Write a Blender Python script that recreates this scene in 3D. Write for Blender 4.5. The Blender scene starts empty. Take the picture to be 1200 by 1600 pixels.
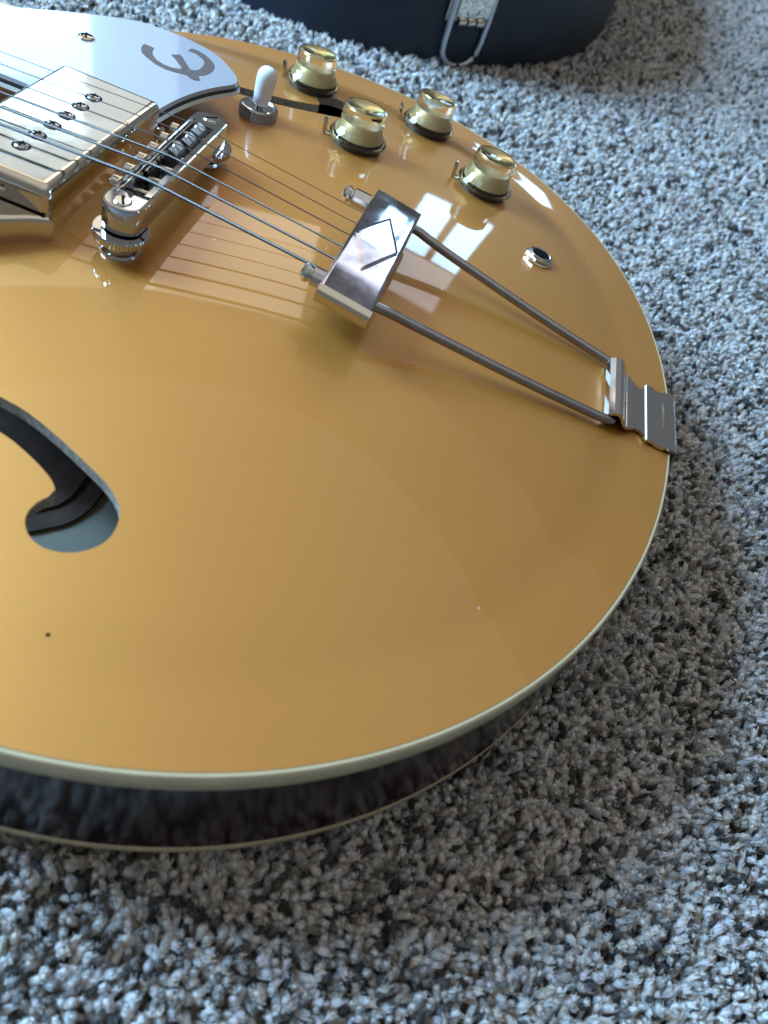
import bpy, bmesh, math, random
import numpy as np
from mathutils import Matrix, Vector, Euler, geometry
random.seed(7); rng = np.random.default_rng(7)
S = 0.001                 # all lengths below are millimetres
ZG = 62.0                 # height of the rim plane of the guitar above the carpet backing
scene = bpy.context.scene
C = scene.collection
rad = math.radians

# ------------------------------------------------------------------ camera
cam = bpy.data.cameras.new('camera'); camo = bpy.data.objects.new('camera', cam); C.objects.link(camo)
camo.location = (91.1*S, -277.0*S, (190.97+ZG)*S)
camo.rotation_euler = (0.7177, -0.27711, 0.21426)
cam.sensor_fit = 'VERTICAL'; cam.sensor_height = 36.0; cam.sensor_width = 27.0
cam.lens = 1345.2/1600*36
cam.clip_start = 0.005; cam.clip_end = 50
cam.dof.use_dof = True; cam.dof.focus_distance = 0.345; cam.dof.aperture_fstop = 14.0
scene.camera = camo

# ------------------------------------------------------------------ room light
world = bpy.data.worlds.new('World'); scene.world = world; world.use_nodes = True
bg = world.node_tree.nodes['Background']
bg.inputs['Color'].default_value = (0.88, 0.94, 1.0, 1); bg.inputs['Strength'].default_value = 0.20

def window_light(name, az0, az1, el0, el1, dist, radiance, color):
    """rectangular light seen from the guitar between two azimuths and two elevations (degrees)"""
    az = rad((az0+az1)/2); el = rad((el0+el1)/2)
    d = Vector((math.cos(el)*math.cos(az), math.cos(el)*math.sin(az), math.sin(el)))
    L = bpy.data.lights.new(name, 'AREA'); L.shape = 'RECTANGLE'
    L.size = 2*dist*math.tan(rad(abs(az1-az0)/2))*math.cos(el)
    L.size_y = 2*dist*math.tan(rad(abs(el1-el0)/2))
    L.energy = radiance*math.pi*L.size*L.size_y
    L.color = color
    o = bpy.data.objects.new(name, L); C.objects.link(o)
    o.location = Vector((0.06, 0, 0.06)) + d*dist
    o.rotation_euler = (-d).to_track_quat('-Z', 'Y').to_euler()
    return o
BLUE = (0.35, 0.64, 1.0)
PALE = (0.38, 0.71, 1.0)
window_light('window_left', 160, 190, 22, 48, 1.3, 64.0, BLUE)
window_light('window_pane_a', 84.5, 87.7, 18.2, 27.0, 2.6, 12.0, PALE)
window_light('window_pane_b', 80.7, 83.6, 18.2, 27.0, 2.6, 12.0, PALE)
window_light('window_far_left', 116, 132, 14, 25.5, 2.6, 6.0, PALE)
window_light('window_surround', 80.5, 92, 27.3, 33, 2.62, 2.8, (0.80, 0.87, 1.0))
window_light('curtain', 110, 134, 20, 28.9, 2.62, 1.05, (0.74, 0.87, 1.0))
window_light('sunlit_wall', 95, 113, 29.2, 42, 2.7, 2.4, (1.0, 0.92, 0.79))
window_light('warm_wall', 113, 128, 29.2, 42, 2.7, 1.25, (1.0, 0.87, 0.66))
for k, sz in enumerate((3.2, 4.8, 7.0)):        # daylight bounced off the ceiling, fading outwards
    cl = bpy.data.lights.new('ceiling_bounce', 'AREA'); cl.shape = 'DISK'; cl.size = sz
    cl.energy = (0.24, 0.15, 0.10)[k]*math.pi*math.pi*sz*sz/4; cl.color = (1.0, 0.965, 0.92)
    clo = bpy.data.objects.new('ceiling_bounce', cl); C.objects.link(clo); clo.location = (0.0, 0.2, 2.3+0.02*k)

vs = scene.view_settings
vs.view_transform = 'Standard'; vs.look = 'None'; vs.gamma = 1.0; vs.exposure = 0.0; vs.use_curve_mapping = False

# ------------------------------------------------------------------ materials
def new_mat(name):
    m = bpy.data.materials.new(name); m.use_nodes = True
    nt = m.node_tree; return m, nt, nt.nodes['Principled BSDF']
def node(nt, t, **kw):
    n = nt.nodes.new(t)
    for k, v in kw.items(): setattr(n, k, v)
    return n
def noise(nt, scale, detail=3, rough=0.55, coord='Object', vec_scale=None):
    tc = node(nt, 'ShaderNodeTexCoord'); n = node(nt, 'ShaderNodeTexNoise')
    n.inputs['Scale'].default_value = scale; n.inputs['Detail'].default_value = detail; n.inputs['Roughness'].default_value = rough
    if vec_scale:
        mp = node(nt, 'ShaderNodeMapping'); mp.inputs['Scale'].default_value = vec_scale
        nt.links.new(tc.outputs[coord], mp.inputs['Vector']); nt.links.new(mp.outputs[0], n.inputs['Vector'])
    else: nt.links.new(tc.outputs[coord], n.inputs['Vector'])
    return n
def ramp(nt, fac, stops):
    r = node(nt, 'ShaderNodeValToRGB'); e = r.color_ramp.elements
    while len(e) < len(stops): e.new(0.5)
    for i, (p, c) in enumerate(stops):
        e[i].position = p; e[i].color = c if len(c) == 4 else (*c, 1)
    nt.links.new(fac, r.inputs['Fac']); return r
def maprange(nt, val, a, b, c, d):
    r = node(nt, 'ShaderNodeMapRange')
    for k, v in zip(('From Min', 'From Max', 'To Min', 'To Max'), (a, b, c, d)): r.inputs[k].default_value = v
    nt.links.new(val, r.inputs['Value']); return r
def bump(nt, b, h, strength, dist):
    n = node(nt, 'ShaderNodeBump'); n.inputs['Strength'].default_value = strength; n.inputs['Distance'].default_value = dist
    nt.links.new(h, n.inputs['Height']); nt.links.new(n.outputs[0], b.inputs['Normal']); return n

def simple(name, col, rough=0.4, metal=0.0, coat=0.0, nscale=None, namt=0.15, rvar=0.0, bstr=0.0, bscale=None):
    m, nt, b = new_mat(name)
    b.inputs['Base Color'].default_value = (*col, 1); b.inputs['Roughness'].default_value = rough
    b.inputs['Metallic'].default_value = metal; b.inputs['Coat Weight'].default_value = coat; b.inputs['Coat Roughness'].default_value = 0.04
    if nscale:
        n = noise(nt, nscale)
        r = ramp(nt, n.outputs['Fac'], [(0.25, tuple(c*(1-namt) for c in col)), (0.75, tuple(min(1, c*(1+namt)) for c in col))])
        nt.links.new(r.outputs[0], b.inputs['Base Color'])
        if rvar:
            q = maprange(nt, n.outputs['Fac'], 0.3, 0.75, max(0.01, rough-rvar), rough+rvar)
            nt.links.new(q.outputs[0], b.inputs['Roughness'])
    if bstr:
        n2 = noise(nt, bscale or 800); bump(nt, b, n2.outputs['Fac'], bstr, 0.0005)
    return m
MT = {}
def gold_top():
    m, nt, b = new_mat('gold_lacquer')
    n = noise(nt, 9, 2); fl = noise(nt, 2600, 2, 0.7)
    r = ramp(nt, n.outputs['Fac'], [(0.3, (0.455, 0.190, 0.030)), (0.7, (0.485, 0.206, 0.034))])
    r2 = ramp(nt, fl.outputs['Fac'], [(0.35, (0.94, 0.94, 0.94)), (0.65, (1.06, 1.06, 1.06))])
    mx = node(nt, 'ShaderNodeMix', data_type='RGBA', blend_type='MULTIPLY'); mx.inputs[0].default_value = 1
    nt.links.new(r.outputs[0], mx.inputs[6]); nt.links.new(r2.outputs[0], mx.inputs[7])
    # specks of dust lying on the lacquer
    tc = node(nt, 'ShaderNodeTexCoord'); v = node(nt, 'ShaderNodeTexVoronoi'); v.inputs['Scale'].default_value = 42
    nt.links.new(tc.outputs['Object'], v.inputs['Vector'])
    lt = node(nt, 'ShaderNodeMath', operation='LESS_THAN'); lt.inputs[1].default_value = 0.019
    nt.links.new(v.outputs['Distance'], lt.inputs[0])
    mx2 = node(nt, 'ShaderNodeMix', data_type='RGBA'); mx2.inputs[7].default_value = (0.62, 0.58, 0.5, 1)
    nt.links.new(lt.outputs[0], mx2.inputs[0]); nt.links.new(mx.outputs[2], mx2.inputs[6])
    nt.links.new(mx2.outputs[2], b.inputs['Base Color'])
    b.inputs['Metallic'].default_value = 0.66; b.inputs['Roughness'].default_value = 0.50
    sm = noise(nt, 38, 5, 0.7); q = maprange(nt, sm.outputs['Fac'], 0.42, 0.72, 0.018, 0.07); nt.links.new(q.outputs[0], b.inputs['Coat Roughness'])
    b.inputs['Coat Weight'].default_value = 1.0; b.inputs['Coat IOR'].default_value = 1.5
    return m
MT['top'] = gold_top()
MT['binding'] = simple('aged_cream_binding', (0.52, 0.42, 0.25), 0.30, coat=0.3, nscale=120, namt=0.10)
MT['purfling'] = simple('dark_purfling', (0.22, 0.13, 0.05), 0.4)
MT['side'] = simple('dark_brown_lacquer', (0.013, 0.004, 0.007), 0.15, coat=0.0, nscale=60, namt=0.4)
MT['inner'] = simple('bare_inner_wood', (0.34, 0.32, 0.25), 0.8, nscale=40, namt=0.12)
MT['edge'] = simple('cut_plywood_edge', (0.30, 0.245, 0.185), 0.7, nscale=700, namt=0.6)
MT['brace_and_shade'] = simple('brown_brace_and_shade', (0.11, 0.065, 0.045), 0.75, nscale=150, namt=0.3)
MT['chrome'] = simple('polished_chrome', (0.57, 0.56, 0.55), 0.06, 1.0, nscale=260, namt=0.04, rvar=0.03)
MT['nickel'] = simple('worn_nickel', (0.66, 0.60, 0.50), 0.08, 1.0, nscale=90, namt=0.05, rvar=0.05)
MT['smudged'] = simple('smudged_chrome', (0.42, 0.40, 0.46), 0.08, 1.0, nscale=70, namt=0.55, rvar=0.05)
MT['rod'] = simple('dull_steel_rod', (0.30, 0.29, 0.29), 0.22, 1.0, nscale=200, namt=0.12, rvar=0.06)
MT['knurl'] = simple('dark_knurled_metal', (0.34, 0.32, 0.32), 0.32, 1.0, nscale=300, namt=0.2)
MT['string'] = simple('steel_string', (0.13, 0.12, 0.11), 0.48, 1.0)
MT['dark_metal'] = simple('dark_channel_metal', (0.48, 0.47, 0.45), 0.30, 1.0)
MT['zinc'] = simple('satin_zinc', (0.62, 0.63, 0.66), 0.38, 1.0)
MT['hole'] = simple('black_recess', (0.004, 0.004, 0.005), 0.7)
MT['hole'].node_tree.nodes['Principled BSDF'].inputs['Specular IOR Level'].default_value = 0.05
MT['white'] = simple('white_plastic', (0.29, 0.30, 0.32), 0.22, coat=1.0, nscale=30, namt=0.02)
MT['black_ply'] = simple('black_plastic_ply', (0.012, 0.014, 0.016), 0.35)
MT['ivory_ply'] = simple('pale_plastic_ply', (0.55, 0.54, 0.50), 0.4)
MT['foil'] = simple('grey_foil_emblem', (0.10, 0.085, 0.085), 0.42, 0.5, nscale=500, namt=0.25)
MT['toggle'] = simple('white_switch_tip', (0.72, 0.74, 0.76), 0.2, coat=0.8, nscale=60, namt=0.03)
MT['gold'] = simple('gold_knob_paint', (0.52, 0.37, 0.16), 0.42, 0.45, nscale=200, namt=0.1)
MT['spun'] = simple('spun_gold_disc', (0.78, 0.66, 0.34), 0.22, 1.0)
MT['gap_shade_dark'] = simple('gap_shade_dark', (0.02, 0.018, 0.02), 0.45)
MT['rosewood'] = simple('rosewood', (0.05, 0.025, 0.015), 0.5, nscale=80, namt=0.4)
def clear_plastic():
    m, nt, b = new_mat('clear_acrylic')
    b.inputs['Base Color'].default_value = (1.0, 0.985, 0.93, 1); b.inputs['Roughness'].default_value = 0.03
    b.inputs['Transmission Weight'].default_value = 1.0; b.inputs['IOR'].default_value = 1.38
    return m
MT['clear'] = clear_plastic()
def wound():
    m, nt, b = new_mat('wound_steel_string')
    b.inputs['Base Color'].default_value = (0.12, 0.11, 0.10, 1); b.inputs['Metallic'].default_value = 1; b.inputs['Roughness'].default_value = 0.42
    tc = node(nt, 'ShaderNodeTexCoord'); w = node(nt, 'ShaderNodeTexWave'); w.bands_direction = 'X'
    w.inputs['Scale'].default_value = 900; w.inputs['Distortion'].default_value = 0
    nt.links.new(tc.outputs['Object'], w.inputs['Vector']); bump(nt, b, w.outputs['Fac'], 0.5, 0.0002)
    return m
MT['wound'] = wound()
def vinyl():
    m, nt, b = new_mat('black_case_vinyl')
    n = noise(nt, 900, 3, 0.6); n1 = noise(nt, 25, 2)
    r = ramp(nt, n1.outputs['Fac'], [(0.3, (0.007, 0.013, 0.025)), (0.7, (0.011, 0.018, 0.033))])
    nt.links.new(r.outputs[0], b.inputs['Base Color'])
    q = maprange(nt, n.outputs['Fac'], 0.3, 0.7, 0.42, 0.62); nt.links.new(q.outputs[0], b.inputs['Roughness'])
    bump(nt, b, n.outputs['Fac'], 0.35, 0.0006)
    return m
MT['vinyl'] = vinyl()
def pile_mat():
    m, nt, b = new_mat('grey_carpet_yarn')
    at = node(nt, 'ShaderNodeAttribute', attribute_type='INSTANCER', attribute_name='tint')
    r = ramp(nt, at.outputs['Fac'], [(0.0, (0.05, 0.047, 0.045)), (0.2, (0.14, 0.13, 0.12)), (0.42, (0.56, 0.535, 0.50)), (0.72, (0.86, 0.84, 0.80)), (1.0, (0.95, 0.935, 0.91))])
    n = noise(nt, 700, 3, 0.7)
    r2 = ramp(nt, n.outputs['Fac'], [(0.3, (0.78, 0.77, 0.75)), (0.7, (1.08, 1.08, 1.08))])
    mx = node(nt, 'ShaderNodeMix', data_type='RGBA', blend_type='MULTIPLY'); mx.inputs[0].default_value = 1
    ah = node(nt, 'ShaderNodeAttribute', attribute_type='INSTANCER', attribute_name='hue')
    rh = ramp(nt, ah.outputs['Fac'], [(0.0, (1.0, 0.94, 0.86)), (0.35, (1.0, 0.985, 0.96)), (0.7, (0.95, 0.99, 1.03)), (1.0, (0.98, 0.92, 0.95))])
    mh = node(nt, 'ShaderNodeMix', data_type='RGBA', blend_type='MULTIPLY'); mh.inputs[0].default_value = 1
    nt.links.new(r.outputs[0], mh.inputs[6]); nt.links.new(rh.outputs[0], mh.inputs[7])
    nt.links.new(mh.outputs[2], mx.inputs[6]); nt.links.new(r2.outputs[0], mx.inputs[7])
    nt.links.new(mx.outputs[2], b.inputs['Base Color']); b.inputs['Roughness'].default_value = 0.85
    b.inputs['Specular IOR Level'].default_value = 0.25
    b.inputs['Sheen Weight'].default_value = 0.15; b.inputs['Sheen Roughness'].default_value = 0.5
    n2 = noise(nt, 1700, 3, 0.7); bump(nt, b, n2.outputs['Fac'], 0.5, 0.0006)
    tr = node(nt, 'ShaderNodeBsdfTranslucent'); nt.links.new(mx.outputs[2], tr.inputs['Color'])
    ms = node(nt, 'ShaderNodeMixShader'); ms.inputs[0].default_value = 0.32
    nt.links.new(b.outputs[0], ms.inputs[1]); nt.links.new(tr.outputs[0], ms.inputs[2])
    nt.links.new(ms.outputs[0], nt.nodes['Material Output'].inputs['Surface'])
    return m
MT['pile'] = pile_mat()
def backing():
    m, nt, b = new_mat('carpet_backing')
    n = noise(nt, 260, 4, 0.7)
    r = ramp(nt, n.outputs['Fac'], [(0.35, (0.04, 0.038, 0.036)), (0.62, (0.38, 0.365, 0.345))])
    nt.links.new(r.outputs[0], b.inputs['Base Color']); b.inputs['Roughness'].default_value = 0.95
    bump(nt, b, n.outputs['Fac'], 0.8, 0.003)
    return m
MT['backing'] = backing()

# ------------------------------------------------------------------ mesh helpers (guitar millimetres, z = 0 on the rim)
def link_mesh(name, verts, faces, mat, parent=None, smooth=True, normals=None, zoff=ZG, angle=None):
    me = bpy.data.meshes.new(name)
    me.from_pydata([(v[0]*S, v[1]*S, (v[2]+zoff)*S) for v in verts], [], faces)
    me.validate(); me.update()
    if smooth: me.shade_smooth()
    if angle is not None: me.set_sharp_from_angle(angle=rad(angle))
    if normals is not None: me.normals_split_custom_set_from_vertices(normals)
    me.materials.append(mat)
    o = bpy.data.objects.new(name, me); C.objects.link(o)
    if parent: o.parent = parent
    return o
class G:
    """collects vertices and faces of one part"""
    def __init__(s): s.v = []; s.f = []
    def add(s, verts, faces, M=None):
        b = len(s.v)
        for v in verts:
            v = Vector(v)
            s.v.append(tuple(M @ v) if M else tuple(v))
        s.f += [tuple(b+i for i in f) for f in faces]; return s
    def lathe(s, prof, seg=40, M=None, wob=None):
        vs, fs = [], []
        n = len(prof)
        for i in range(seg):
            a = 2*math.pi*i/seg
            for k, (r, z) in enumerate(prof):
                rr = r*(wob(a, k) if wob else 1)
                vs.append((rr*math.cos(a), rr*math.sin(a), z))
        for i in range(seg):
            j = (i+1) % seg
            for k in range(n-1):
                fs.append((i*n+k, j*n+k, j*n+k+1, i*n+k+1))
        if prof[0][0] > 1e-6: fs.append(tuple(i*n for i in range(seg))[::-1])
        if prof[-1][0] > 1e-6: fs.append(tuple(i*n+n-1 for i in range(seg)))
        return s.add(vs, fs, M)
    def prism(s, poly, z0, z1, M=None, inset=0.0, bev=0.0):
        """upright prism over a polygon (counter clockwise); bev chamfers the top edge by moving it inwards"""
        n = len(poly)
        cx = sum(q[0] for q in poly)/n; cy = sum(q[1] for q in poly)/n
        rings = [(poly, z0)]
        if callable(inset):
            for t in (0, 0.3, 0.6, 0.85, 1.0): rings.append((inset(bev*(1-math.cos(t*math.pi/2))), z1-bev+bev*math.sin(t*math.pi/2)))
            rings.append((inset(bev+0.5), z1))
        elif bev > 0:
            for t in (0, 0.3, 0.6, 0.85, 1.0):
                rings.append((offset_poly(poly, -bev*(1-math.cos(t*math.pi/2))), z1-bev+bev*math.sin(t*math.pi/2)))
            rings.append((offset_poly(poly, -bev*1.12), z1))
        else: rings.append((poly, z1))
        vs, fs = [], []
        for pl, z in rings: vs += [(q[0], q[1], z) for q in pl]
        for k in range(len(rings)-1):
            for i in range(n):
                j = (i+1) % n; fs.append((k*n+i, k*n+j, (k+1)*n+j, (k+1)*n+i))
        fs.append(tuple(range(n))[::-1]); fs.append(tuple((len(rings)-1)*n+i for i in range(n)))
        return s.add(vs, fs, M)
    def tube(s, pts, r, seg=12, M=None, cap=True):
        P = [Vector(q) for q in pts]; n = len(P); vs, fs = [], []
        up = Vector((0, 0, 1))
        for i, q in enumerate(P):
            t = (P[min(i+1, n-1)]-P[max(i-1, 0)]).normalized()
            ref = up if abs(t.z) < 0.9 else Vector((1, 0, 0))
            u = t.cross(ref).normalized(); w = u.cross(t)
            rr = r[i] if isinstance(r, (list, tuple)) else r
            for k in range(seg):
                a = 2*math.pi*k/seg; vs.append(q+u*(rr*math.cos(a))+w*(rr*math.sin(a)))
        for i in range(n-1):
            for k in range(seg):
                l = (k+1) % seg; fs.append((i*seg+k, i*seg+l, (i+1)*seg+l, (i+1)*seg+k))
        if cap:
            fs.append(tuple(range(seg))[::-1]); fs.append(tuple((n-1)*seg+k for k in range(seg)))
        return s.add(vs, fs, M)
    def box(s, lo, hi, M=None):
        x0, y0, z0 = lo; x1, y1, z1 = hi
        vs = [(x0, y0, z0), (x1, y0, z0), (x1, y1, z0), (x0, y1, z0), (x0, y0, z1), (x1, y0, z1), (x1, y1, z1), (x0, y1, z1)]
        return s.add(vs, [(3, 2, 1, 0), (4, 5, 6, 7), (0, 1, 5, 4), (1, 2, 6, 5), (2, 3, 7, 6), (3, 0, 4, 7)], M)
    def build(s, name, mat, parent=None, smooth=True, angle=35, bevel=0, zoff=ZG, segs=2):
        o = link_mesh(name, s.v, s.f, mat, parent, smooth, zoff=zoff, angle=None if bevel else angle)
        if bevel:
            bm = bmesh.new(); bm.from_mesh(o.data)
            ed = [e for e in bm.edges if len(e.link_faces) == 2 and e.calc_face_angle(0) > rad(30)]
            bmesh.ops.bevel(bm, geom=ed, offset=bevel*S, segments=segs, profile=0.6, affect='EDGES', clamp_overlap=True)
            bm.to_mesh(o.data); bm.free(); o.data.shade_smooth(); o.data.set_sharp_from_angle(angle=rad(42))
        return o
def offset_poly(poly, d):
    n = len(poly); out = []
    for i in range(n):
        a, b, c = Vector(poly[i-1][:2]), Vector(poly[i][:2]), Vector(poly[(i+1) % n][:2])
        t1 = (b-a); t2 = (c-b)
        if t1.length < 1e-9 or t2.length < 1e-9: out.append((b.x, b.y)); continue
        t1.normalize(); t2.normalize()
        n1 = Vector((t1.y, -t1.x)); n2 = Vector((t2.y, -t2.x)); m = n1+n2
        if m.length < 1e-6: m = n1
        m.normalize(); k = min(2.0, 1/max(0.4, m.dot(n1)))
        out.append((b.x+m.x*d*k, b.y+m.y*d*k))
    return out
def catmull(pts, sub=6, closed=False):
    P = [Vector(q) for q in pts]; n = len(P); out = []
    rngs = range(n if closed else n-1)
    for i in rngs:
        if closed: a, b, c, d = P[i-1], P[i], P[(i+1) % n], P[(i+2) % n]
        else: a, b, c, d = P[max(i-1, 0)], P[i], P[i+1], P[min(i+2, n-1)]
        for k in range(sub):
            t = k/sub
            out.append(tuple(0.5*((2*b)+(c-a)*t+(2*a-5*b+4*c-d)*t*t+(3*b-a-3*c+d)*t**3)))
    if not closed: out.append(tuple(P[-1]))
    return out
def frame(loc, yaw=0, pitch=0, roll=0):
    return Matrix.Translation(Vector(loc)) @ Euler((rad(roll), rad(pitch), rad(yaw)), 'XYZ').to_matrix().to_4x4()

# ------------------------------------------------------------------ carpet
def tag(o, label=None, cat=None, group=None, kind=None):
    if label: o['label'] = label
    if cat: o['category'] = cat
    if group: o['group'] = group
    if kind: o['kind'] = kind
    return o
g = G(); g.add([(-2500, -1500, 0), (2500, -1500, 0), (2500, 3500, 0), (-2500, 3500, 0)], [(0, 1, 2, 3)])
tag(g.build('carpet', MT['backing'], zoff=0), kind='structure', label='grey speckled cut-pile carpet under the guitar and case', cat='carpet')

# outline of the body ------------------------------------------------
XW, AA, NN, BB, A2 = 26.93, 178.55, 2.10, 203.0, 166.0
half = []
for i in range(0, 61):                       # tail to the widest point
    t = math.pi/2*i/60
    half.append((XW+AA*abs(math.cos(t))**(2/NN), BB*abs(math.sin(t))**(2/NN)))
for i in range(1, 19):
    x = XW-102.0*i/18; half.append((x, BB*math.sqrt(1-((x-XW)/A2)**2)))
tail_pts = [half[-1], (-96, 145.5), (-115, 137), (-135, 132.5), (-155, 132), (-178, 137), (-205, 145), (-232, 147), (-258, 139), (-280, 121), (-293, 98), (-292, 76), (-280, 58), (-262, 45), (-252, 34), (-250, 26), (-250, 0.01)]
half += [tuple(q) for q in catmull(tail_pts, 5)][1:-1]
half = [q for q in half if q[1] > 0.05]
upper = [(XW+AA, 0.0)]+half+[(-250.0, 0.0)]
dense = []
for a, b in zip(upper[:-1], upper[1:]):      # even spacing
    L = math.dist(a, b); k = max(1, int(L/4.0))
    dense += [(a[0]+(b[0]-a[0])*j/k, a[1]+(b[1]-a[1])*j/k) for j in range(k)]
OUT = dense+[(-250.0, 0.0)]+[(x, -y) for x, y in dense[:0:-1]]
# thin out points that lie too close
tmp = [OUT[0]]
for q in OUT[1:]:
    if math.dist(q, tmp[-1]) > 1.2: tmp.append(q)
OUT = tmp
OUTA = np.array(OUT)
def inside(poly, X, Y):
    P = np.asarray(poly); r = np.zeros(X.shape, bool); j = len(P)-1
    for i in range(len(P)):
        xi, yi, xj, yj = P[i, 0], P[i, 1], P[j, 0], P[j, 1]
        c = ((yi > Y) != (yj > Y)) & (X < (xj-xi)*(Y-yi)/(yj-yi+1e-12)+xi)
        r ^= c; j = i
    return r
HARCH = 15.0
def sstep(t): t = min(1, max(0, t)); return t*t*(3-2*t)
def zs(x, y):
    dx = x-XW
    if dx > 0: r = ((dx/AA)**NN+(abs(y)/BB)**NN)**(1/NN)
    else: r = math.sqrt((dx/260.)**2+(y/BB)**2)
    r = min(r, 1.0); z = HARCH*(1-r*r)**1.22-(0.45+0.75*sstep((y-70)/60))*math.exp(-((r-0.885)/0.05)**2)
    if x < -60:
        w = sstep((-60-x)/50); d = float(np.min(np.hypot(OUTA[:, 0]-x, OUTA[:, 1]-y)))
        z *= (1-w)+w*sstep(d/35)
    return z
def nrm(x, y, e=0.5):
    v = Vector((-(zs(x+e, y)-zs(x-e, y))/(2*e), -(zs(x, y+e)-zs(x, y-e))/(2*e), 1)); v.normalize(); return v
def on_top(x, y, yaw=0, lean=1.0):
    q = Vector((0, 0, 1)).rotation_difference(Vector((0, 0, 1)).lerp(nrm(x, y), lean).normalized())
    return Matrix.Translation((x, y, zs(x, y))) @ q.to_matrix().to_4x4() @ Matrix.Rotation(rad(yaw), 4, 'Z')

# ------------------------------------------------------------------ guitar
guitar = bpy.data.objects.new('electric_guitar', None); C.objects.link(guitar)
tag(guitar, 'gold-topped hollow-body electric guitar lying on its back on the grey carpet', 'guitar')

# sound holes (bass side outline, the treble side mirrors it)
fr = [(-20, -109), (-5, -112.7), (3.4, -114.6), (13.5, -118.6), (24.2, -123.8), (32.5, -128.2), (37.5, -132.3), (39.8, -135.9), (40.7, -140.8), (39.9, -145.2),
      (37.2, -148.9), (33, -151.6), (27.8, -152.5), (23.5, -151.3), (20.3, -148.4), (19.0, -144.8), (19.6, -141.0), (21.3, -138.2)]
fr2 = [(21.9, -135.4), (19.6, -132.9), (14.5, -129.7), (7.5, -126.3), (0.9, -124), (-20, -118.6)]
cxh, cyh = -20.0, -113.8
rightb = catmull(fr, 5)+catmull(fr2, 5)[:-1]
hole_b = rightb[:-1]+[(2*cxh-x, 2*cyh-y) for x, y in rightb][:-1]
tmp = []
for q in hole_b:
    if not tmp or math.dist(q, tmp[-1]) > 0.7: tmp.append((q[0], q[1]))
hole_b = tmp
hole_t = [(x, -y) for x, y in hole_b][::-1]

def make_top():
    edge = offset_poly(OUT, -1.58)
    loops = [edge, hole_b, hole_t]
    pts, cons = [], []
    for lp in loops:
        b = len(pts); pts += [Vector((q[0], q[1])) for q in lp]
        cons += [(b+i, b+(i+1) % len(lp)) for i in range(len(lp))]
    xs, ys = np.meshgrid(np.arange(-300, 210, 5.0), np.arange(-205, 206, 5.0))
    xs = xs.ravel(); ys = ys.ravel()
    k = inside(offset_poly(OUT, -5.0), xs, ys) & ~inside(offset_poly(hole_b, 2.0), xs, ys) & ~inside(offset_poly(hole_t, 2.0), xs, ys) & ~inside(offset_poly(hole_b, -2.0), xs, ys) & ~inside(offset_poly(hole_t, -2.0), xs, ys)
    pts += [Vector((x, y)) for x, y in zip(xs[k], ys[k])]
    v, e, f, *_ = geometry.delaunay_2d_cdt(pts, cons, [], 0, 1e-4)
    V = np.array([(q.x, q.y) for q in v]); F = np.array([t for t in f])
    cen = V[F].mean(1)
    ok = inside(edge, cen[:, 0], cen[:, 1]) & ~inside(hole_b, cen[:, 0], cen[:, 1]) & ~inside(hole_t, cen[:, 0], cen[:, 1])
    F = F[ok]
    verts = [(x, y, zs(x, y)) for x, y in V]; nor = [nrm(x, y) for x, y in V]
    top = link_mesh('body_top', verts, [tuple(int(i) for i in t) for t in F], MT['top'], guitar, normals=nor)
    for hp in (hole_b, hole_t):              # cut edge of the plywood round each sound hole
        g = G(); n = len(hp)
        vs = [(x, y, zs(x, y)) for x, y in hp]+[(x, y, zs(x, y)-4.0) for x, y in hp]
        fs = [(i, (i+1) % n, n+(i+1) % n, n+i) for i in range(n)]
        g.add(vs, fs); g.build('sound_hole_edge', MT['edge'], top)
    return top
body_top = make_top()

def strip(name, prof, mat, parent=guitar, angle=40):
    """sweep a profile of (inset, z) pairs round the body outline"""
    g = G(); n = len(OUT); k = len(prof); vs = []
    rings = [offset_poly(OUT, -d) for d, z in prof]
    for i in range(n):
        for (d, z), rg in zip(prof, rings): vs.append((rg[i][0], rg[i][1], z))
    fs = []
    for i in range(n):
        j = (i+1) % n
        for m_ in range(k-1): fs.append((i*k+m_, i*k+m_+1, j*k+m_+1, j*k+m_))
    g.add(vs, fs); return g.build(name, mat, parent, angle=angle)
strip('purfling', [(1.9, -0.2), (1.6, 0.06), (1.15, 0.06), (1.0, -0.2)], MT['purfling'])
strip('top_binding', [(1.2, -0.4), (1.12, 0.08), (0.8, 0.1), (0.42, -0.05), (0.12, -0.5), (0.0, -1.2), (0.0, -6.6), (0.2, -6.9), (0.8, -6.9)], MT['binding'])
strip('body_side', [(0.5, -6.5), (0.12, -6.9), (0.12, -44.5), (0.5, -44.9)], MT['side'])
strip('back_binding', [(0.8, -44.5), (0.15, -44.5), (0.0, -44.8), (0.0, -47.9), (0.3, -48.7), (1.0, -49.0), (2.4, -49.1)], MT['binding'])
g = G(); n = len(OUT); rings = [(1.5, -48.8), (12, -49.6), (30, -52.5), (60, -55.8), (100, -57.2)]
vs = []; fs = []
cx0 = -10.0
for d, z in rings:
    sc = 1-d/200.0
    vs += [(cx0+(x-cx0)*sc if d > 2 else x, y*sc if d > 2 else y, z) for x, y in (OUT if d > 2 else offset_poly(OUT, -d))]
for k in range(len(rings)-1):
    for i in range(n):
        j = (i+1) % n; fs.append((k*n+j, k*n+i, (k+1)*n+i, (k+1)*n+j))
vs.append((cx0, 0, -57.4)); fs += [((len(rings)-1)*n+(i+1) % n, (len(rings)-1)*n+i, len(vs)-1) for i in range(n)]
g.add(vs, fs); back = g.build('body_back', MT['side'], guitar)
g = G(); pl = offset_poly(OUT, -3); g.add([(x, y, -36.0) for x, y in pl], [tuple(range(len(pl)))]); g.build('inner_back_panel', MT['inner'], back)
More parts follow.
